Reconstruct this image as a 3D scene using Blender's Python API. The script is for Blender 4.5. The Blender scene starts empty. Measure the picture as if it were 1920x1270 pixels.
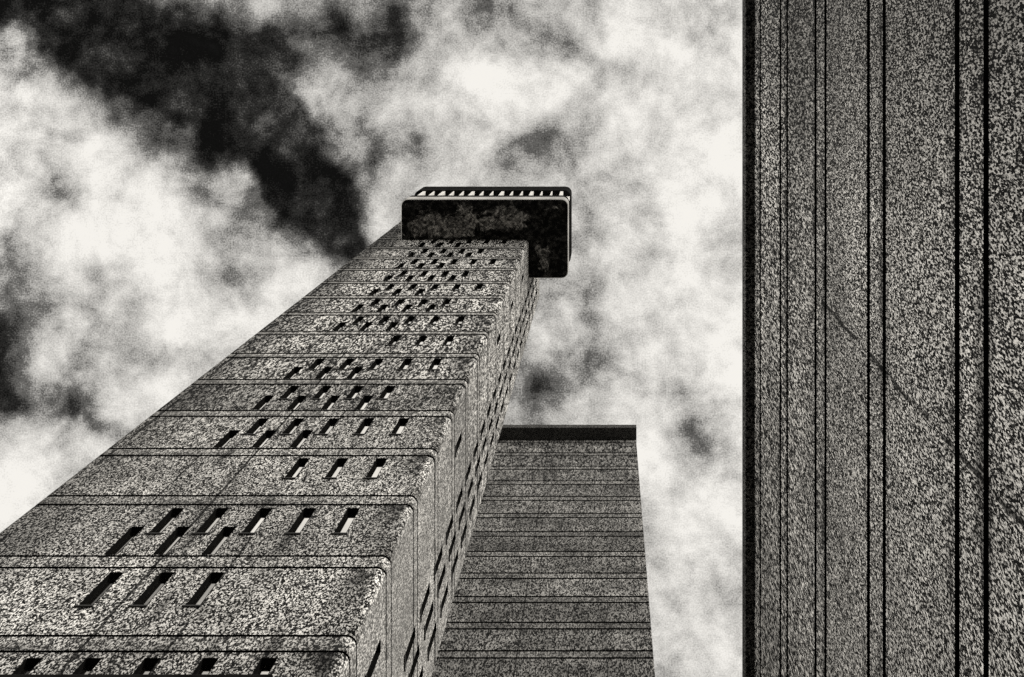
import bpy, bmesh, math, random
from math import radians, sin, cos, pi

scene = bpy.context.scene
C = scene.collection
EYE = 1.6                                   # eye height above the ground
R = radians

# ------------------------------------------------------------------ camera
# The photographer looks straight up; the frame is an off-centre crop (lens shift).
cam_data = bpy.data.cameras.new("camera")
cam = bpy.data.objects.new("camera", cam_data)
C.objects.link(cam)
cam.location = (0.0, 0.0, EYE)
cam.rotation_euler = (pi, 0.0, 0.0)
cam_data.sensor_width = 36.0
cam_data.lens = 36.0 * 1800.0 / 1920.0
cam_data.shift_x = -(1136.0 - 960.0) / 1920.0
cam_data.shift_y = -(635.0 - 116.0) / 1920.0
cam_data.clip_start = 0.05
cam_data.clip_end = 8000.0
scene.camera = cam

scene.view_settings.view_transform = 'Standard'
scene.view_settings.look = 'None'
scene.view_settings.gamma = 1.0
scene.view_settings.use_curve_mapping = False
scene.view_settings.exposure = 0.7
scene.cycles.use_denoising = False          # keep the concrete's grain
scene.cycles.max_bounces = 6

# ------------------------------------------------------------------ node helper
class NT:
    def __init__(self, tree):
        self.t = tree; self.n = tree.nodes; self.l = tree.links
        self.n.clear()
    def new(self, kind, **kw):
        nd = self.n.new(kind)
        for k, v in kw.items():
            setattr(nd, k, v)
        return nd
    def put(self, sock, v):
        if isinstance(v, bpy.types.NodeSocket):
            self.l.new(v, sock)
        elif v is not None:
            sock.default_value = v
    def math(self, op, a, b=None, c=None, clamp=False):
        nd = self.new('ShaderNodeMath', operation=op); nd.use_clamp = clamp
        for i, v in enumerate((a, b, c)):
            if v is not None: self.put(nd.inputs[i], v)
        return nd.outputs[0]
    def vmath(self, op, a, b=None):
        nd = self.new('ShaderNodeVectorMath', operation=op)
        self.put(nd.inputs[0], a)
        if b is not None: self.put(nd.inputs[1], b)
        return nd.outputs[0]
    def scale(self, v, f):
        nd = self.new('ShaderNodeVectorMath', operation='SCALE')
        self.put(nd.inputs[0], v); self.put(nd.inputs['Scale'], f)
        return nd.outputs[0]
    def noise(self, vec, scale, detail=2.0, rough=0.5, dist=0.0, color=False):
        nd = self.new('ShaderNodeTexNoise')
        self.put(nd.inputs['Vector'], vec)
        nd.inputs['Scale'].default_value = scale
        nd.inputs['Detail'].default_value = detail
        nd.inputs['Roughness'].default_value = rough
        nd.inputs['Distortion'].default_value = dist
        return nd.outputs['Color'] if color else nd.outputs[0]
    def smooth(self, v, a, b, lo=0.0, hi=1.0):
        nd = self.new('ShaderNodeMapRange', interpolation_type='SMOOTHSTEP')
        self.put(nd.inputs[0], v)
        for i, x in enumerate((a, b, lo, hi)):
            self.put(nd.inputs[i + 1], x)
        return nd.outputs[0]
    def lin(self, v, a, b, lo=0.0, hi=1.0):
        nd = self.new('ShaderNodeMapRange')
        self.put(nd.inputs[0], v)
        for i, x in enumerate((a, b, lo, hi)):
            self.put(nd.inputs[i + 1], x)
        return nd.outputs[0]
    def sep(self, v):
        nd = self.new('ShaderNodeSeparateXYZ'); self.put(nd.inputs[0], v)
        return nd.outputs
    def comb(self, x, y, z):
        nd = self.new('ShaderNodeCombineXYZ')
        for i, v in enumerate((x, y, z)): self.put(nd.inputs[i], v)
        return nd.outputs[0]
    def ramp(self, v, stops):
        nd = self.new('ShaderNodeValToRGB')
        self.put(nd.inputs[0], v)
        el = nd.color_ramp.elements
        while len(el) < len(stops): el.new(0.5)
        for e, (p, c) in zip(el, stops):
            e.position = p; e.color = (c[0], c[1], c[2], 1.0)
        return nd.outputs[0]
    def tint(self, val, col):
        nd = self.new('ShaderNodeVectorMath', operation='SCALE')
        nd.inputs[0].default_value = col
        self.put(nd.inputs['Scale'], val)
        return nd.outputs[0]

# ------------------------------------------------------------------ sky
SUN_EL, SUN_AZ = R(32.0), R(-33.0)          # azimuth from +X towards +Y
sun_dir = (cos(SUN_EL) * cos(SUN_AZ), cos(SUN_EL) * sin(SUN_AZ), sin(SUN_EL))
world = bpy.data.worlds.new("World")
scene.world = world
world.use_nodes = True
w = NT(world.node_tree)
tc = w.new('ShaderNodeTexCoord')
d = w.sep(tc.outputs['Generated'])
zz = w.math('MAXIMUM', d[2], 0.12)
p = w.comb(w.math('DIVIDE', d[0], zz), w.math('DIVIDE', d[1], zz), 0.0)
# curl the cloud edges
wc = w.noise(p, 4.5, 5.0, 0.6, color=True)
pw = w.vmath('ADD', p, w.scale(w.vmath('SUBTRACT', wc, (0.5, 0.5, 0.5)), 0.16))
pw_s = w.sep(pw); pw = w.comb(pw_s[0], pw_s[1], 0.0)
# broad banks and rifts of cloud: centre (tangent of the angle from the zenith), radii, turn, weight
BANKS = [(-0.22,-0.41,0.36,0.30,0,0.6), (0.13,0.22,0.15,0.6,0,0.42), (-0.02,0.05,0.3,0.12,10,0.12), (-0.5,0.2,0.25,0.2,0,0.15), (-0.598,-0.048,0.16,0.10,0,-0.5), (-0.32,-0.031,0.15,0.09,0,-0.3), (-0.42,0.06,0.16,0.12,30,-0.25), (-0.559,-0.042,0.211,0.100,0,-0.70), (-0.448,0.008,0.179,0.095,25,-0.60), (-0.387,0.019,0.201,0.090,35,-0.60), (-0.328,0.094,0.084,0.179,-30,-0.75), (-0.298,0.152,0.148,0.063,50,-0.60), (-0.259,0.180,0.084,0.048,20,-0.60), (-0.637,0.297,0.079,0.137,0,-0.85), (-0.598,0.340,0.148,0.044,0,-0.40), (-0.403,0.102,0.074,0.063,0,-0.25), (-0.512,0.366,0.127,0.030,40,-0.35), (0.086,0.394,0.080,0.085,0,-0.45), (-0.076,0.341,0.116,0.074,0,-0.30), (-0.026,0.238,0.048,0.095,10,-0.22), (-0.228,-0.020,0.048,0.106,0,-0.35), (-0.242,0.066,0.048,0.116,-15,-0.28), (-0.226,0.112,0.084,0.048,0,-0.30), (-0.087,0.083,0.084,0.048,0,-0.30), (-0.037,-0.012,0.063,0.063,0,-0.22), (-0.128,-0.045,0.053,0.074,0,-0.25), (-0.381,0.230,0.127,0.053,10,-0.25), (-0.442,0.294,0.074,0.037,0,-0.25), (-0.548,0.297,0.042,0.034,0,-0.25), (0.108,-0.051,0.116,0.053,0,-0.18), (-0.584,0.147,0.030,0.116,10,-0.22), (-0.176,0.091,0.063,0.048,0,-0.20), (-0.276,-0.031,0.053,0.063,0,-0.20), (-0.520,0.002,0.095,0.074,0,-0.30), (-0.481,0.152,0.116,0.095,20,0.25), (-0.570,0.186,0.127,0.084,0,0.15), (-0.370,0.124,0.048,0.040,0,0.35), (-0.128,0.024,0.063,0.095,0,0.22), (0.074,0.036,0.158,0.127,0,0.30), (0.086,0.497,0.084,0.296,0,0.22), (0.044,0.399,0.053,0.084,0,0.30), (-0.548,0.413,0.348,0.137,-35,0.22), (-0.414,0.266,0.116,0.053,0,0.25), (-0.598,0.058,0.127,0.095,0,0.18), (0.036,0.247,0.116,0.095,0,0.15), (-0.303,0.063,0.042,0.063,-30,0.30), (-0.640,-0.600,0.30,0.25,0,-0.55), ]
dens = 0.67
for (u, v, a, b, r, k) in BANKS:
    m = w.new('ShaderNodeMapping', vector_type='TEXTURE')
    w.put(m.inputs['Vector'], pw)
    m.inputs['Location'].default_value = (u, v, 0)
    m.inputs['Rotation'].default_value = (0, 0, R(r))
    m.inputs['Scale'].default_value = (a, b, 1)
    g = w.new('ShaderNodeTexGradient', gradient_type='QUADRATIC_SPHERE')
    w.put(g.inputs[0], m.outputs[0])
    dens = w.math('MULTIPLY_ADD', g.outputs[1], k * 1.2, dens)
dens = w.math('MINIMUM', w.math('MAXIMUM', dens, 0.09), 0.95)
f1 = w.noise(p, 7.0, 8.0, 0.64, 0.25)
f2 = w.noise(p, 19.0, 6.0, 0.62, 0.3)
dens = w.math('MULTIPLY_ADD', w.math('SUBTRACT', f1, 0.5), 1.25, dens)
dens = w.math('MULTIPLY_ADD', w.math('SUBTRACT', f2, 0.5), 1.0, dens)
f3 = w.noise(p, 48.0, 4.0, 0.6)
dens = w.math('MULTIPLY_ADD', w.math('SUBTRACT', f3, 0.5), 0.35, dens)
grain = w.noise(p, 620.0, 1.0, 0.5)
dens = w.math('MULTIPLY_ADD', w.math('SUBTRACT', grain, 0.5), 0.45, dens)
lum = w.ramp(dens, [(0.0, (.002,) * 3), (0.2, (.018,) * 3), (0.42, (.09,) * 3), (0.60, (.26,) * 3), (0.82, (.44,) * 3), (1.0, (.565,) * 3)])
# extra brightness added low on the veiled sun's side, to light the fronts
sd = w.new('ShaderNodeVectorMath', operation='DOT_PRODUCT')
w.put(sd.inputs[0], tc.outputs['Generated']); sd.inputs[1].default_value = (0.45, -0.85, 0.28)
lum = w.math('MULTIPLY', lum, w.smooth(sd.outputs['Value'], 0.35, 0.95, 1.0, 1.5))
lum = w.math('MULTIPLY', lum, w.smooth(d[2], 0.25, 0.74, 2.0, 1.0))     # unseen low sky brightened all round to light the walls
sd2 = w.new('ShaderNodeVectorMath', operation='DOT_PRODUCT')
w.put(sd2.inputs[0], tc.outputs['Generated']); sd2.inputs[1].default_value = (-0.93, 0.05, 0.36)
lum = w.math('MULTIPLY', lum, w.smooth(sd2.outputs['Value'], 0.76, 0.98, 1.0, 3.2))   # unseen glow added low opposite the wing to light it
cloud_bg = w.new('ShaderNodeBackground')
w.put(cloud_bg.inputs['Color'], w.tint(lum, (1.0, 0.972, 0.915)))
cloud_bg.inputs['Strength'].default_value = 1.0
skyt = w.new('ShaderNodeTexSky', sky_type='NISHITA')
skyt.sun_disc = False
skyt.sun_elevation = SUN_EL
skyt.sun_rotation = R(90.0) - SUN_AZ
red = w.new('ShaderNodeSeparateColor'); w.put(red.inputs[0], skyt.outputs[0])
clear_bg = w.new('ShaderNodeBackground')
w.put(clear_bg.inputs['Color'], w.tint(red.outputs[0], (1.0, 0.985, 0.95)))   # black-and-white film behind a red filter
clear_bg.inputs['Strength'].default_value = 0.05
mx = w.new('ShaderNodeMixShader')
w.put(mx.inputs[0], w.smooth(dens, -0.5, 0.2, 0.86, 1.0))
w.l.new(clear_bg.outputs[0], mx.inputs[1]); w.l.new(cloud_bg.outputs[0], mx.inputs[2])
wo = w.new('ShaderNodeOutputWorld'); w.l.new(mx.outputs[0], wo.inputs[0])

# ------------------------------------------------------------------ sun (veiled by cloud)
sl = bpy.data.lights.new("sun", 'SUN')
sl.energy = 1.5
sl.angle = R(12.0)
sl.color = (1.0, 0.965, 0.9)
sun = bpy.data.objects.new("sun", sl); C.objects.link(sun)
from mathutils import Vector
sun.rotation_euler = Vector(sun_dir).to_track_quat('Z', 'Y').to_euler()

# ------------------------------------------------------------------ materials
def principled(name):
    m = bpy.data.materials.new(name); m.use_nodes = True
    t = NT(m.node_tree)
    b = t.new('ShaderNodeBsdfPrincipled'); o = t.new('ShaderNodeOutputMaterial')
    t.l.new(b.outputs[0], o.inputs[0])
    return m, t, b

def concrete(name, fine=0.03, dark=0.02, light=0.62, contrast=1.0, level=1.0, extra=None, streak=0.3, seed=0.0, coarse=(20.0, 50.0), bias=0.0, zs=0.62):
    """Bush-hammered concrete: pale aggregate in dark, weathered matrix."""
    m, t, b = principled(name)
    tcn = t.new('ShaderNodeTexCoord')
    pos = t.vmath('ADD', tcn.outputs['Object'], (seed, seed * 1.7, seed * 0.6))
    def grains(vec, scale):                               # separate stones, each with its own tone
        v = t.new('ShaderNodeTexVoronoi', feature='F1')
        t.put(v.inputs['Vector'], vec); v.inputs['Scale'].default_value = scale
        c = t.sep(v.outputs['Color'])[0]
        n = t.noise(vec, scale * 0.95, 2.0, 0.7)
        a = t.math('MULTIPLY_ADD', t.math('SUBTRACT', c, 0.5), 0.26, 0.5)
        return t.math('MULTIPLY_ADD', t.math('SUBTRACT', n, 0.5), 0.62, a)
    low = grains(t.vmath('MULTIPLY', pos, (1.0, 1.0, zs)), 0.9 / fine)
    high = grains(t.vmath('MULTIPLY', pos, (1.0, 1.0, 0.32)), 0.48 / fine)
    # the upper lifts were cast with a coarser aggregate
    zc = t.sep(tcn.outputs['Object'])[2]
    k2 = t.smooth(zc, coarse[0], coarse[1])
    s = t.math('ADD', t.math('MULTIPLY', low, t.math('SUBTRACT', 1.0, k2)), t.math('MULTIPLY', high, k2))
    h = 0.21 / contrast
    sp = t.smooth(s, 0.5 + bias - h, 0.5 + bias + h, dark, light)
    # broad weathering, rain streaks
    big = t.noise(pos, 0.45, 4.0, 0.6)
    sp = t.math('MULTIPLY', sp, t.lin(big, 0.3, 0.7, 0.72, 1.18))
    rs = t.noise(t.vmath('MULTIPLY', pos, (1.6, 1.6, 0.12)), 1.0, 4.0, 0.6)
    sp = t.math('MULTIPLY', sp, t.lin(rs, 0.3, 0.7, 1.0 - streak, 1.0 + streak * 0.5))
    if extra is not None:
        sp = extra(t, tcn.outputs['Object'], sp)
    sp = t.math('MULTIPLY', sp, level)
    t.put(b.inputs['Base Color'], t.tint(sp, (1.0, 0.975, 0.93)))
    b.inputs['Roughness'].default_value = 0.93
    b.inputs['Specular IOR Level'].default_value = 0.15
    bp = t.new('ShaderNodeBump')
    bp.inputs['Strength'].default_value = 0.55
    bp.inputs['Distance'].default_value = 0.012
    t.put(bp.inputs['Height'], s)
    t.l.new(bp.outputs[0], b.inputs['Normal'])
    return m

def flat_mat(name, val, rough=0.8, metallic=0.0, vary=0.25, scale=6.0, spec=0.3):
    m, t, b = principled(name)
    tcn = t.new('ShaderNodeTexCoord')
    n = t.noise(tcn.outputs['Object'], scale, 4.0, 0.6)
    v = t.lin(n, 0.25, 0.75, val * (1 - vary), val * (1 + vary))
    t.put(b.inputs['Base Color'], t.tint(v, (1.0, 0.975, 0.93)))
    b.inputs['Roughness'].default_value = rough
    b.inputs['Metallic'].default_value = metallic
    b.inputs['Specular IOR Level'].default_value = spec
    return m

# ------------------------------------------------------------------ main dimensions (metres, heights above the eye)
TX0, TX1, TY0, TY1 = -14.40, -4.82, 11.10, 17.15      # service tower plan
TTOP = 69.7
ZB, ST = 18.603, 3.0                                  # first joint seen, storey height
BASE_T = (-9.6, 14.1)

def tower_weather_and_light(t, obj, sp):
    x, y, z = t.sep(obj)
    nz = t.noise(obj, 2.2, 4.0, 0.65)
    nv = t.noise(t.vmath('MULTIPLY', obj, (1.0, 1.0, 0.5)), 0.9, 3.0, 0.6)
    fl = t.math('FLOOR', t.math('DIVIDE', t.math('SUBTRACT', z, ZB + EYE), ST))
    wn = t.new('ShaderNodeTexWhiteNoise', noise_dimensions='1D'); t.put(wn.inputs['W'], fl)
    sp = t.math('MULTIPLY', sp, t.lin(wn.outputs[0], 0.0, 1.0, 0.78, 1.12))
    # dirt run-off beside the rounded corner; the front darkens towards its left arris
    front = t.math('LESS_THAN', y, TY0 - BASE_T[1] + 0.12)
    cx = TX1 - BASE_T[0]
    near = t.math('MULTIPLY', t.smooth(x, cx - 1.2, cx - 0.4), t.smooth(x, cx - 0.26, cx - 0.10, 1.0, 0.0))
    # heavier just under each band
    ph = t.math('FRACT', t.math('DIVIDE', t.math('SUBTRACT', z, ZB + EYE - 0.5), ST))
    run = t.smooth(ph, 0.1, 1.0, 0.25, 1.0)
    k = t.math('MULTIPLY', t.math('MULTIPLY', near, front), t.math('MULTIPLY', run, t.smooth(nz, 0.32, 0.58)))
    sp = t.math('MULTIPLY', sp, t.lin(k, 0.0, 1.0, 1.0, 0.14))
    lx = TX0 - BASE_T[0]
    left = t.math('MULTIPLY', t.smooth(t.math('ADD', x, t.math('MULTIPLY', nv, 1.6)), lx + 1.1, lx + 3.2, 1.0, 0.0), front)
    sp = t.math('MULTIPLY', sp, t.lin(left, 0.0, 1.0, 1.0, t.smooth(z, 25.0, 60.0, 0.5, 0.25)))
    # the cast floor bands are smoother and paler than the hammered panels
    bph = t.math('FRACT', t.math('DIVIDE', t.math('SUBTRACT', z, ZB + EYE - 0.495), ST))
    bandk = t.math('MULTIPLY', t.math('LESS_THAN', bph, 0.165), t.smooth(z, 20.0, 48.0, 0.05, 0.5))
    bandk = t.math('MULTIPLY', bandk, t.smooth(nv, 0.3, 0.65, 0.4, 1.0))
    sp = t.math('ADD', t.math('MULTIPLY', sp, t.math('SUBTRACT', 1.0, bandk)), t.math('MULTIPLY', bandk, 0.46))
    # the side face's stronger light, painted in as a paler tone
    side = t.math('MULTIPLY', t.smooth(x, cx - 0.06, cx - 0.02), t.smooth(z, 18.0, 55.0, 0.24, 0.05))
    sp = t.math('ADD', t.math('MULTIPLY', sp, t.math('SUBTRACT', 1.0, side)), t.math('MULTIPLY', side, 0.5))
    # grime gathered along the floor joints and run-off below the slit windows
    gd = t.math('ABSOLUTE', t.math('SUBTRACT', t.math('FRACT', t.math('ADD', bph, 0.45)), 0.45))
    gdirt = t.math('MULTIPLY', t.smooth(gd, 0.0, 0.11, 1.0, 0.0), t.smooth(nv, 0.42, 0.62))
    sp = t.math('MULTIPLY', sp, t.lin(gdirt, 0.0, 1.0, 1.0, 0.42))
    wx = t.math('ABSOLUTE', t.math('SUBTRACT', t.math('FRACT', t.math('DIVIDE', t.math('SUBTRACT', x, -10.70 - BASE_T[0] - 0.27), 0.545)), 0.5))
    ws = t.math('MULTIPLY', t.smooth(wx, 0.10, 0.34, 1.0, 0.0), t.smooth(t.noise(t.vmath('MULTIPLY', obj, (1.3, 1.3, 0.35)), 1.0, 3.0, 0.6), 0.5, 0.66))
    wz = t.math('MULTIPLY', t.smooth(x, -11.5 - BASE_T[0], -10.9 - BASE_T[0]), t.smooth(x, -6.2 - BASE_T[0], -5.9 - BASE_T[0], 1.0, 0.0))
    sp = t.math('MULTIPLY', sp, t.lin(t.math('MULTIPLY', t.math('MULTIPLY', ws, wz), front), 0.0, 1.0, 1.0, 0.4))
    # board joints: hairline cracks running up the front
    wob = t.math('MULTIPLY', t.math('SUBTRACT', t.noise(t.vmath('MULTIPLY', obj, (0.0, 0.0, 1.0)), 1.5, 3.0), 0.5), 0.10)
    for (jx, wd, thr) in ((-9.93, 0.034, 0.36), (-11.45, 0.024, 0.48), (-8.27, 0.026, 0.52), (-14.02, 0.045, 0.5)):
        dist = t.math('ABSOLUTE', t.math('SUBTRACT', t.math('ADD', x, wob), jx - BASE_T[0]))
        line = t.math('LESS_THAN', dist, wd)
        gate = t.math('GREATER_THAN', t.noise(t.vmath('ADD', t.vmath('MULTIPLY', obj, (0, 0, 1)), (jx, 0, 0)), 0.55, 1.0), thr)
        kk = t.math('MULTIPLY', t.math('MULTIPLY', line, gate), front)
        sp = t.math('MULTIPLY', sp, t.lin(kk, 0.0, 1.0, 1.0, 0.12))
    return sp

def block_weather(t, obj, sp):
    x, y, z = t.sep(obj)
    # storeys cast at different times weather differently
    fl = t.math('FLOOR', t.math('DIVIDE', t.math('SUBTRACT', z, 53.33 + EYE), 2.7))
    wn = t.new('ShaderNodeTexWhiteNoise', noise_dimensions='1D'); t.put(wn.inputs['W'], fl)
    sp = t.math('MULTIPLY', sp, t.lin(wn.outputs[0], 0.0, 1.0, 0.75, 1.15))
    bp_ = t.math('FRACT', t.math('DIVIDE', t.math('SUBTRACT', z, 53.33 + EYE - 0.64), 2.7))
    bk = t.math('MULTIPLY', t.math('LESS_THAN', bp_, 0.237), 0.12)
    sp = t.math('ADD', t.math('MULTIPLY', sp, t.math('SUBTRACT', 1.0, bk)), t.math('MULTIPLY', bk, 0.42))
    nz = t.noise(t.vmath('MULTIPLY', obj, (0.25, 0.25, 1.2)), 1.0, 4.0, 0.65)
    sp = t.math('MULTIPLY', sp, t.lin(nz, 0.3, 0.7, 0.45, 1.25))
    for (jx, wd, thr) in ((-4.9, 0.05, 0.45), (0.1, 0.035, 0.55), (-10.0, 0.05, 0.5)):
        line = t.math('LESS_THAN', t.math('ABSOLUTE', t.math('SUBTRACT', x, jx)), wd)
        gate = t.math('GREATER_THAN', t.noise(t.vmath('ADD', t.vmath('MULTIPLY', obj, (0, 0, 1)), (jx, 0, 0)), 0.5, 1.0), thr)
        sp = t.math('MULTIPLY', sp, t.lin(t.math('MULTIPLY', line, gate), 0.0, 1.0, 1.0, 0.3))
    return sp

def wing_weather(t, obj, sp):
    x, y, z = t.sep(obj)
    wob = t.math('MULTIPLY', t.math('SUBTRACT', t.noise(t.vmath('MULTIPLY', obj, (0, 0, 1)), 1.3, 3.0), 0.5), 0.16)
    for (jy, wd, thr) in ((3.24, 0.016, 0.40), (6.8, 0.014, 0.47)):
        line = t.smooth(t.math('ABSOLUTE', t.math('SUBTRACT', t.math('ADD', y, wob), jy)), wd, wd * 2.4, 1.0, 0.0)
        gate = t.smooth(t.noise(t.vmath('ADD', t.vmath('MULTIPLY', obj, (0, 0, 1)), (0.37, 0.71, jy)), 1.7, 2.0), thr - 0.06, thr + 0.08)
        sp = t.math('MULTIPLY', sp, t.lin(t.math('MULTIPLY', line, gate), 0.0, 1.0, 1.0, 0.15))
    ph = t.math('FRACT', t.math('DIVIDE', t.math('SUBTRACT', z, 8.03 + EYE), 2.7))
    gl = t.math('MINIMUM', t.math('MINIMUM', ph, t.math('SUBTRACT', 1.0, ph)), t.math('ABSOLUTE', t.math('SUBTRACT', ph, 0.774)))
    gn = t.noise(t.vmath('MULTIPLY', obj, (1.0, 0.8, 2.5)), 1.2, 4.0, 0.65)
    sp = t.math('MULTIPLY', sp, t.lin(t.math('MULTIPLY', t.smooth(gl, 0.02, 0.10, 1.0, 0.0), t.smooth(gn, 0.45, 0.62)), 0.0, 1.0, 1.0, 0.3))
    sp = t.math('MULTIPLY', sp, t.smooth(t.math('ADD', y, t.math('MULTIPLY', gn, 2.5)), 0.3, 3.6, 0.5, 1.0))
    nz = t.noise(t.vmath('MULTIPLY', obj, (1.0, 0.35, 0.8)), 0.55, 3.0, 0.6)
    sp = t.math('MULTIPLY', sp, t.lin(nz, 0.3, 0.7, 0.7, 1.25))
    return sp

M = {}
M['tower'] = concrete('hammered_concrete', 0.027, 0.006, 0.95, 3.0, 1.0, tower_weather_and_light, bias=0.045, coarse=(18.0, 50.0))
M['block'] = concrete('weathered_concrete', 0.055, 0.010, 0.66, 2.2, 0.68, block_weather, bias=0.03, seed=7.3, coarse=(60.0, 100.0), zs=0.45)
M['wing'] = concrete('coarse_concrete', 0.0155, 0.004, 1.0, 2.7, 1.0, wing_weather, bias=0.05, streak=0.15, seed=3.1, coarse=(9.5, 21.0), zs=0.5)
M['coping'] = concrete('blackened_concrete', 0.03, 0.003, 0.16, 1.6, 1.0, None, bias=0.04, coarse=(90.0, 100.0), seed=1.2)
M['shade'] = flat_mat('dark_stained_concrete', 0.03, 0.9, vary=0.5, scale=3.0)
M['pale'] = flat_mat('pale_smooth_concrete', 0.44, 0.8, vary=0.45, scale=0.7)
M['white'] = flat_mat('white_painted_concrete', 0.8, 0.7, vary=0.08, scale=3.0)
M['fascia'] = flat_mat('black_weathered_fascia', 0.012, 0.95, vary=0.6, scale=2.5, spec=0.02)
M['lining'] = flat_mat('shade_black_reveal', 0.007, 0.9, vary=0.3, scale=9.0, spec=0.0)  # near-black colour stands in for the shade inside the window reveals
M['dark_glass'] = flat_mat('dark_glass', 0.01, 0.15, vary=0.2, spec=0.5)
M['pane'] = flat_mat('mirror_glazing', 0.93, 0.06, 1.0, vary=0.06, scale=2.0)
M['roof'] = flat_mat('roof_felt', 0.06, 0.95, vary=0.3)

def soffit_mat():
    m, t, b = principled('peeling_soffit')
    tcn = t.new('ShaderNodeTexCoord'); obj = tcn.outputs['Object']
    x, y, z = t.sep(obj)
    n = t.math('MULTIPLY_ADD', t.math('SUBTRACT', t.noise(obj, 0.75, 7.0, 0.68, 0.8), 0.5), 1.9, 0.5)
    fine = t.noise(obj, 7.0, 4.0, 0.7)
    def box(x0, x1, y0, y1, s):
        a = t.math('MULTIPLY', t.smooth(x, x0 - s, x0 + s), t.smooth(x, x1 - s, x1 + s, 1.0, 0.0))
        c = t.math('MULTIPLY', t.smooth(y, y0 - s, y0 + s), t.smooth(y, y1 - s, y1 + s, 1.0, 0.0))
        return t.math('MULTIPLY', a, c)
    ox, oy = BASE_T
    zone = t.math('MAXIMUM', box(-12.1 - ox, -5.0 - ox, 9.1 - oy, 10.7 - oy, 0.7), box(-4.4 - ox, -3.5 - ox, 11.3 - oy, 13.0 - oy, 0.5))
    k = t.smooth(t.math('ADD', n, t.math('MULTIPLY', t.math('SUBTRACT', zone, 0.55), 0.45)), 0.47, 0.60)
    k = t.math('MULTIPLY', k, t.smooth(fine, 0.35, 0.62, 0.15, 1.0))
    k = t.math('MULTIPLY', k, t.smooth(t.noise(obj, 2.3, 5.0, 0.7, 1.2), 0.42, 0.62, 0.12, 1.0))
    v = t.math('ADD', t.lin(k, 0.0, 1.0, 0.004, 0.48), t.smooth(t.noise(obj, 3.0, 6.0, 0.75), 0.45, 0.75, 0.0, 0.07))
    t.put(b.inputs['Base Color'], t.tint(v, (1.0, 0.96, 0.9)))
    b.inputs['Roughness'].default_value = 0.95
    b.inputs['Specular IOR Level'].default_value = 0.1
    return m
M['soffit'] = soffit_mat()
M['joint'] = flat_mat('dirty_joint', 0.012, 0.95, vary=0.5, scale=4.0, spec=0.05)

# ------------------------------------------------------------------ object helpers
def thing(name, label, cat, loc):
    o = bpy.data.objects.new(name, None); C.objects.link(o)
    o.location = loc; o['label'] = label; o['category'] = cat
    o.empty_display_size = 1.0
    return o

def link_mesh(name, me, parent=None, mats=()):
    for m in mats: me.materials.append(m)
    o = bpy.data.objects.new(name, me); C.objects.link(o)
    if parent is not None: o.parent = parent
    return o

class MB:
    """Collects quads in eye-relative world coordinates; base moves them to the thing's own frame."""
    def __init__(self, base=(0, 0)):
        self.v = []; self.f = []; self.mi = []; self.sm = []; self.b = base; self.ix = {}
    def vert(self, q):
        key = (round(q[0], 4), round(q[1], 4), round(q[2], 4))
        i = self.ix.get(key)
        if i is None:
            i = len(self.v); self.ix[key] = i
            self.v.append((q[0] - self.b[0], q[1] - self.b[1], q[2] + EYE))
        return i
    def face(self, pts, mi=0, smooth=False):
        ids = []
        for q in pts:
            i = self.vert(q)
            if i not in ids: ids.append(i)
        if len(ids) >= 3:
            self.f.append(ids); self.mi.append(mi); self.sm.append(smooth)
    def box(self, x0, x1, y0, y1, z0, z1, mi=0):
        a = [(x0, y0, z0), (x1, y0, z0), (x1, y1, z0), (x0, y1, z0), (x0, y0, z1), (x1, y0, z1), (x1, y1, z1), (x0, y1, z1)]
        for q in ((0, 3, 2, 1), (4, 5, 6, 7), (0, 1, 5, 4), (1, 2, 6, 5), (2, 3, 7, 6), (3, 0, 4, 7)):
            self.face([a[i] for i in q], mi)
    def build(self, name, mats, parent=None, bevel=0.0):
        me = bpy.data.meshes.new(name)
        me.from_pydata(self.v, [], self.f)
        for pl, i, s in zip(me.polygons, self.mi, self.sm):
            pl.material_index = i; pl.use_smooth = s
        me.update()
        o = link_mesh(name, me, parent, mats)
        if bevel:
            bv = o.modifiers.new('bevel', 'BEVEL'); bv.width = bevel; bv.segments = 2; bv.limit_method = 'ANGLE'
        return o

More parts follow.
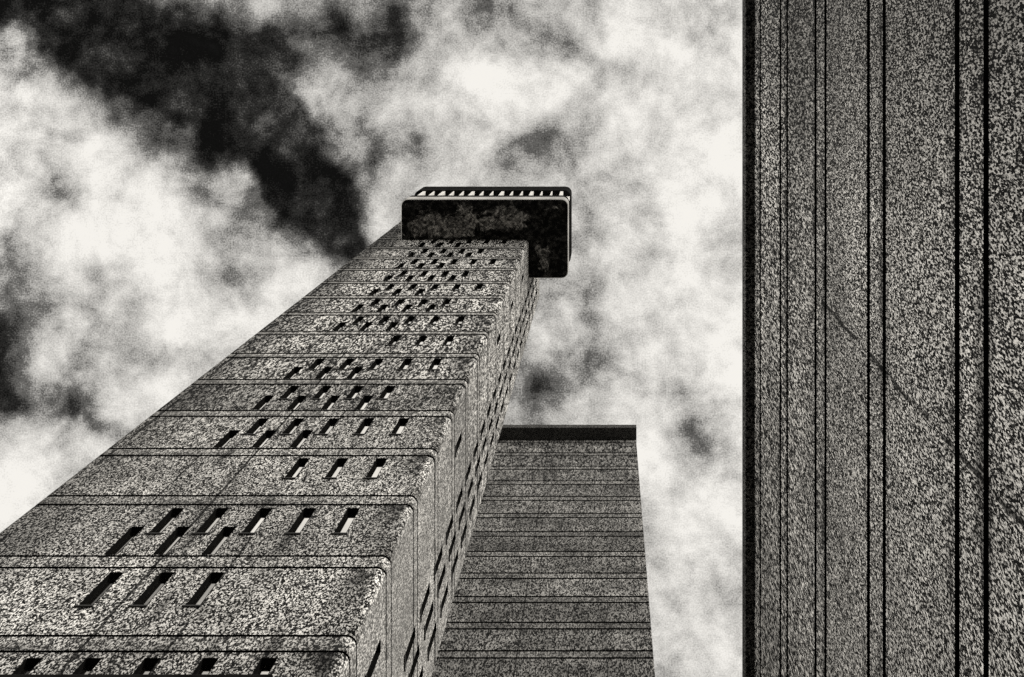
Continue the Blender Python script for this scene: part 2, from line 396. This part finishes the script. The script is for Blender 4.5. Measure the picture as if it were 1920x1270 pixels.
def grooved_walls(mb, x0, x1, y0, y1, z0, z1, rad, grooves, depth, holes_front=(), holes_right=(), holes_left=(), nseg=5):
    """Four rounded walls with horizontal grooves and window openings (facing -Y, +X, +Y, -X)."""
    gz = sorted(grooves)
    def in_groove(z):
        return any(a < z < b for a, b in gz)
    def flat(P, N, length, holes):
        us = sorted({0.0, length} | {h[0] for h in holes} | {h[1] for h in holes})
        for i in range(len(us) - 1):
            ua, ub = us[i], us[i + 1]; um = (ua + ub) / 2
            col = [h for h in holes if h[0] < um < h[1]]
            cuts = {z0, z1}
            for a, b in gz: cuts |= {a, b}
            for h in col: cuts |= {h[2], h[3]}
            zs = sorted(c for c in cuts if z0 <= c <= z1)
            prev = None
            for j in range(len(zs) - 1):
                za, zb = zs[j], zs[j + 1]; zm = (za + zb) / 2
                if any(h[2] < zm < h[3] for h in col):
                    prev = None; continue
                dp = depth if in_groove(zm) else 0.0
                A, B = P(ua, dp), P(ub, dp)
                mb.face([(A[0], A[1], za), (B[0], B[1], za), (B[0], B[1], zb), (A[0], A[1], zb)], 1 if dp else 0)
                if prev is not None and abs(prev - dp) > 1e-6:
                    E, F = P(ua, prev), P(ub, prev)
                    mb.face([(E[0], E[1], za), (F[0], F[1], za), (B[0], B[1], za), (A[0], A[1], za)], 1)
                prev = dp
    def arc(cx, cy, a0):
        cuts = {z0, z1}
        for a, b in gz: cuts |= {a, b}
        zs = sorted(c for c in cuts if z0 <= c <= z1)
        for s in range(nseg):
            t0 = a0 + (pi / 2) * s / nseg; t1 = a0 + (pi / 2) * (s + 1) / nseg
            prev = None
            for j in range(len(zs) - 1):
                za, zb = zs[j], zs[j + 1]
                dp = depth if in_groove((za + zb) / 2) else 0.0
                r = rad - dp
                A = (cx + r * cos(t0), cy + r * sin(t0)); B = (cx + r * cos(t1), cy + r * sin(t1))
                mb.face([(A[0], A[1], za), (B[0], B[1], za), (B[0], B[1], zb), (A[0], A[1], zb)], 1 if dp else 0, smooth=True)
                if prev is not None and abs(prev - dp) > 1e-6:
                    q = rad - prev
                    E = (cx + q * cos(t0), cy + q * sin(t0)); F = (cx + q * cos(t1), cy + q * sin(t1))
                    mb.face([(E[0], E[1], za), (F[0], F[1], za), (B[0], B[1], za), (A[0], A[1], za)], 1)
                prev = dp
    r = rad
    sh = lambda hs, o: [(a - o, b - o, c, e) for a, b, c, e in hs]
    flat(lambda u, d: (x0 + r + u, y0 + d), None, x1 - x0 - 2 * r, sh(holes_front, x0 + r))
    flat(lambda u, d: (x1 - d, y0 + r + u), None, y1 - y0 - 2 * r, sh(holes_right, y0 + r))
    flat(lambda u, d: (x1 - r - u, y1 - d), None, x1 - x0 - 2 * r, [])
    flat(lambda u, d: (x0 + d, y1 - r - u), None, y1 - y0 - 2 * r, [])
    arc(x1 - r, y0 + r, -pi / 2); arc(x1 - r, y1 - r, 0.0); arc(x0 + r, y1 - r, pi / 2); arc(x0 + r, y0 + r, pi)

def round_rect(x0, x1, y0, y1, r, n=6):
    out = []
    for cx, cy, a0 in ((x1 - r, y0 + r, -pi / 2), (x1 - r, y1 - r, 0.0), (x0 + r, y1 - r, pi / 2), (x0 + r, y0 + r, pi)):
        for s in range(n + 1):
            t = a0 + (pi / 2) * s / n
            out.append((cx + r * cos(t), cy + r * sin(t)))
    return out

def loft(mb, rect, r, levels, cap_bottom=True, cap_top=True, mi=0, mi_bottom=None):
    """levels: list of (inset, z)."""
    x0, x1, y0, y1 = rect
    rings = []
    for ins, z in levels:
        rr = max(r - ins, 0.05)
        rings.append([(a, b, z) for a, b in round_rect(x0 + ins, x1 - ins, y0 + ins, y1 - ins, rr)])
    n = len(rings[0])
    for A, B in zip(rings[:-1], rings[1:]):
        for i in range(n):
            j = (i + 1) % n
            mb.face([A[i], A[j], B[j], B[i]], mi, False)
    if cap_bottom: mb.face(list(reversed(rings[0])), mi if mi_bottom is None else mi_bottom)
    if cap_top: mb.face(rings[-1], mi)

# ------------------------------------------------------------------ ground
gm = bpy.data.meshes.new('ground')
s = 3000.0
gm.from_pydata([(-s, -s, 0), (s, -s, 0), (s, s, 0), (-s, s, 0)], [], [(0, 1, 2, 3)])
ground = link_mesh('ground', gm, None, [concrete('paving', 0.02, 0.06, 0.36, 0.8, 1.0)])
ground['kind'] = 'structure'

# ------------------------------------------------------------------ service tower
tower = thing('service_tower', 'tall rounded concrete tower with staggered slit windows and an overhanging plant room on top',
              'tower', (BASE_T[0], BASE_T[1], 0))
UP = [-10.62, -9.52, -8.43, -7.35, -6.26]
LO = [-11.16, -10.06, -8.96, -7.87]
ROWS = {0: (UP, LO[:3]), 1: (UP[:3], []), 2: (UP, LO[:3]), 3: (UP[2:], []), 4: (UP, LO[:3]), 5: (UP[:4], LO), 6: (UP, LO[:3]),
        7: (UP[2:], []), 8: (UP, LO[:3]), 9: (UP[:4], LO), 10: (UP, LO[:3]), 11: (UP[:4], LO), 12: (UP, LO[:3]), 13: (UP[:4], LO), 14: (UP, LO[:3])}
WW, WH, WD = 0.30, 1.30, 0.12            # slit windows: width, height, depth of the reveal
slits = []                               # (x, y, z0, face)
hf, hr = [], []
for k, (up, lo) in ROWS.items():
    zf = ZB + ST * (k - 1)
    for x in up:
        z = zf + 0.322 * ST; slits.append((x, TY0, z, 'front')); hf.append((x - WW / 2, x + WW / 2, z, z + WH))
    for x in lo:
        z = zf + 0.012; slits.append((x, TY0, z, 'front')); hf.append((x - WW / 2, x + WW / 2, z, z + WH))
for c, (y, ztop) in enumerate(((14.38, 24.22), (15.16, 24.75), (16.02, 25.25))):      # staircase windows, two to every three storeys
    for i in range(-2, 22):
        z = ztop + 2.0 * i - 1.26
        slits.append((TX1, y, z, 'side')); hr.append((y - WW / 2, y + WW / 2, z, z + WH))
for ztop in (20.5, 32.0, 43.8, 49.9, 56.2):
    z = ztop - 1.26
    slits.append((TX1, 12.48, z, 'side')); hr.append((12.48 - WW / 2, 12.48 + WW / 2, z, z + WH))

grooves = []
for k in range(-6, 17):
    for zz_ in (ZB + ST * k, ZB + ST * k - 0.495):
        grooves.append((zz_ - 0.005 - (0.07 + 0.011 * max(k, 0)), zz_ - 0.005))
mb = MB(BASE_T)
grooved_walls(mb, TX0, TX1, TY0, TY1, -EYE, TTOP, 0.2, grooves, 0.06, hf, hr)
mb.face([(a, b, TTOP) for a, b in round_rect(TX0, TX1, TY0, TY1, 0.2, 5)])
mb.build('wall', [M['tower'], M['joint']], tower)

# one slit window: lining coloured black for the recess shade, mirror pane, sill
def slit_parts():
    w2, t = WW / 2, 0.012
    f = MB(); f.v = []; 
    def add(mbx, x0, x1, y0, y1, z0, z1):
        mbx.box(x0, x1, y0, y1, z0 - EYE, z1 - EYE)
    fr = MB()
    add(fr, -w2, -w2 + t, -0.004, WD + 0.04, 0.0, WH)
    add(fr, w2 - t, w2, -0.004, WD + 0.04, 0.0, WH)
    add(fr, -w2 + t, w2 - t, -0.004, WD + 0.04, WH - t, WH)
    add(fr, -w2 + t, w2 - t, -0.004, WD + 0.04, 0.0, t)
    pn = MB(); add(pn, -w2 + t, w2 - t, WD, WD + 0.02, t, WH - t)
    si = MB(); add(si, -w2 - 0.05, w2 + 0.03, -0.035, -0.005, -0.045, -0.004)
    out = []
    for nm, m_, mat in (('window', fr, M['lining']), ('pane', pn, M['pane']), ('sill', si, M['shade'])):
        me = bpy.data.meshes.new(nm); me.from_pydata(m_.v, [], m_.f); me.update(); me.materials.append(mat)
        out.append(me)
    return out
me_w, me_p, me_s = slit_parts()

F = 1800.0
def seen(sl_):
    x, y, z, f = sl_
    a, b = (x * F / z, y * F / z); c, e = (x * F / (z + WH), y * F / (z + WH))
    px, py = 1136 + a, 116 + b
    wpx = WW * F / (z + WH / 2)
    area = wpx * abs(b - e) if f == 'front' else wpx * abs(a - c)
    inside = -30 < px < 1920 and 0 < (116 + e) < 1255
    if f == 'side' and z > 59: inside = False
    return area if inside else 0.0
slits.sort(key=seen, reverse=True)
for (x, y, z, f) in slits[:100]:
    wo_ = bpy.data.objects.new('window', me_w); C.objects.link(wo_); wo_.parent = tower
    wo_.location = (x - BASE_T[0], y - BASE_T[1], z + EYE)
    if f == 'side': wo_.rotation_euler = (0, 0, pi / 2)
    for nm, me in (('pane', me_p), ('sill', me_s)):
        if nm == 'sill' and f == 'front' and abs((z - ZB) % ST - 0.012) < 0.01: continue   # lower slits stand on the joint
        po = bpy.data.objects.new(nm, me); C.objects.link(po); po.parent = wo_
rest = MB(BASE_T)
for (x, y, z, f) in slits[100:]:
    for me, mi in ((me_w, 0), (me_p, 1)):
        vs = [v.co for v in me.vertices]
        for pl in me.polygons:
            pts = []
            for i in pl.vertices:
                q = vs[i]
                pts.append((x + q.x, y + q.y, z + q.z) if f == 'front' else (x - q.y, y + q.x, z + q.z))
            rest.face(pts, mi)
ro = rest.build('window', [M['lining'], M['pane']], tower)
ro['kind'] = 'stuff'

# canopy over the entrance
mb = MB(BASE_T); mb.box(-14.9, -4.68, 8.62, TY0 - 0.003, 13.05, 13.53)
mb.build('canopy', [M['fascia']], tower, 0.03)

# plant room cantilevered round the tower head
BX0, BX1, BY0, BY1 = -12.76, -2.34, 8.56, 13.49
mb = MB(BASE_T)
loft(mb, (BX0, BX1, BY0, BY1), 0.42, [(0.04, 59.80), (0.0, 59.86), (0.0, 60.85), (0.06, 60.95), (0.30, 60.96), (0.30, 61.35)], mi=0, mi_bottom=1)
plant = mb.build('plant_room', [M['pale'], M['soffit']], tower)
mb = MB(BASE_T)
loft(mb, (BX0, BX1, BY0, BY1), 0.42, [(0.05, 61.353), (0.02, 61.40), (0.02, 61.62), (0.05, 61.66)])
mb.build('ledge', [M['fascia']], plant)
mb = MB(BASE_T)
loft(mb, (BX0, BX1, BY0, BY1), 0.42, [(0.34, 61.663), (0.34, 63.95)])
mb.build('glazing', [M['dark_glass']], plant)
mb = MB(BASE_T)
loft(mb, (BX0, BX1, BY0, BY1), 0.42, [(0.10, 61.72), (0.10, 61.86)])
mb.build('sill', [M['white']], plant)
mb = MB(BASE_T)
loft(mb, (BX0, BX1, BY0, BY1), 0.42, [(0.05, 63.953), (0.0, 64.0), (0.0, 64.9), (0.03, 64.95), (0.03, 65.05), (0.0, 65.1), (0.0, 65.85), (0.1, 65.9)])
mb.build('roof_slab', [M['fascia']], plant)
fin_me = {}
def fin(x, y, wide, side=False):
    wd = 0.19 if wide else 0.075
    mbx = MB(BASE_T)
    if side: mbx.box(x, x + 0.26, y - wd / 2, y + wd / 2, 61.864, 63.95)
    else: mbx.box(x - wd / 2, x + wd / 2, y, y + 0.26, 61.864, 63.95)
    mbx.build('fin', [M['white']], plant, 0.01)
for i in range(15):
    fin(-12.09 + 0.654 * i, BY0 + 0.07, i in (0, 2, 5, 8, 11, 14))
for i in range(1):
    fin(BX1 - 0.33, BY0 + 0.5, True, True)

# ------------------------------------------------------------------ tall apartment block behind
BKX0, BKX1, BKY0, BKY1, BKTOP = -27.0, 2.62, 32.68, 45.0, 83.06
block = thing('apartment_block', 'tall windowless grey concrete slab block with closely spaced floor joints, standing behind the service tower', 'apartment block', (0, 0, 0))
gr = []
for j in range(-20, 12):
    for z_ in (53.33 + 2.7 * j, 53.33 + 2.7 * j - 0.64):
        gr.append((z_ - 0.15, z_))
gr = [g for g in gr if g[0] > -EYE + 0.05 and g[1] < BKTOP - 0.02]
mb = MB()
grooved_walls(mb, BKX0, BKX1, BKY0, BKY1, -EYE, BKTOP, 0.06, gr, 0.06, nseg=3)
mb.build('wall', [M['block'], M['joint']], block)
mb = MB(); mb.box(BKX0 - 0.03, BKX1 + 0.03, 31.66, BKY1 + 0.5, BKTOP + 0.003, BKTOP + 0.7)
slab = mb.build('roof_slab', [M['coping']], block, 0.03)
rng = random.Random(4)
for (x, y, r_) in ((-6.83, 32.12, 0.24), (-5.12, 31.93, 0.19), (-0.88, 31.9, 0.14)):
    mb = MB()
    pts = []
    for i in range(9):
        a = 2 * pi * i / 9; rr = r_ * rng.uniform(0.55, 1.15)
        pts.append((x + rr * cos(a), y + rr * 0.7 * sin(a)))
    top, bot = BKTOP + 0.001, BKTOP - 0.018
    mb.face([(a, b, bot) for a, b in reversed(pts)])
    for i in range(9):
        a, b = pts[i], pts[(i + 1) % 9]
        mb.face([(a[0], a[1], bot), (b[0], b[1], bot), (b[0], b[1], top), (a[0], a[1], top)])
    mb.build('plaster_patch', [M['shade']], slab)

# ------------------------------------------------------------------ low wing beside the camera
WX0, WX1, WY0, WY1, WTOP = 2.918, 15.0, -18.0, 26.0, 18.83
wing = thing('low_building', 'coarse grained concrete building with paired horizontal grooves, rising close beside the camera at right', 'building', (0, 0, 0))
gr = []
for j in range(-2, 5):
    z_ = 8.03 + 2.7 * j
    if j < 4: gr.append((z_ - 0.088 - 0.012 * (j + 2), z_))
    gr.append((z_ - 0.61 - 0.082 - 0.012 * (j + 2), z_ - 0.61))
mb = MB()
grooved_walls(mb, WX0, WX1, WY0, WY1, -EYE, WTOP, 0.06, gr, 0.055, nseg=3)
mb.build('wall', [M['wing'], M['joint']], wing)
mb = MB(); mb.box(WX0 - 0.18, WX1 + 0.18, WY0 - 0.18, WY1 + 0.18, WTOP + 0.003, WTOP + 0.45)
mb.build('coping', [M['coping']], wing, 0.015)
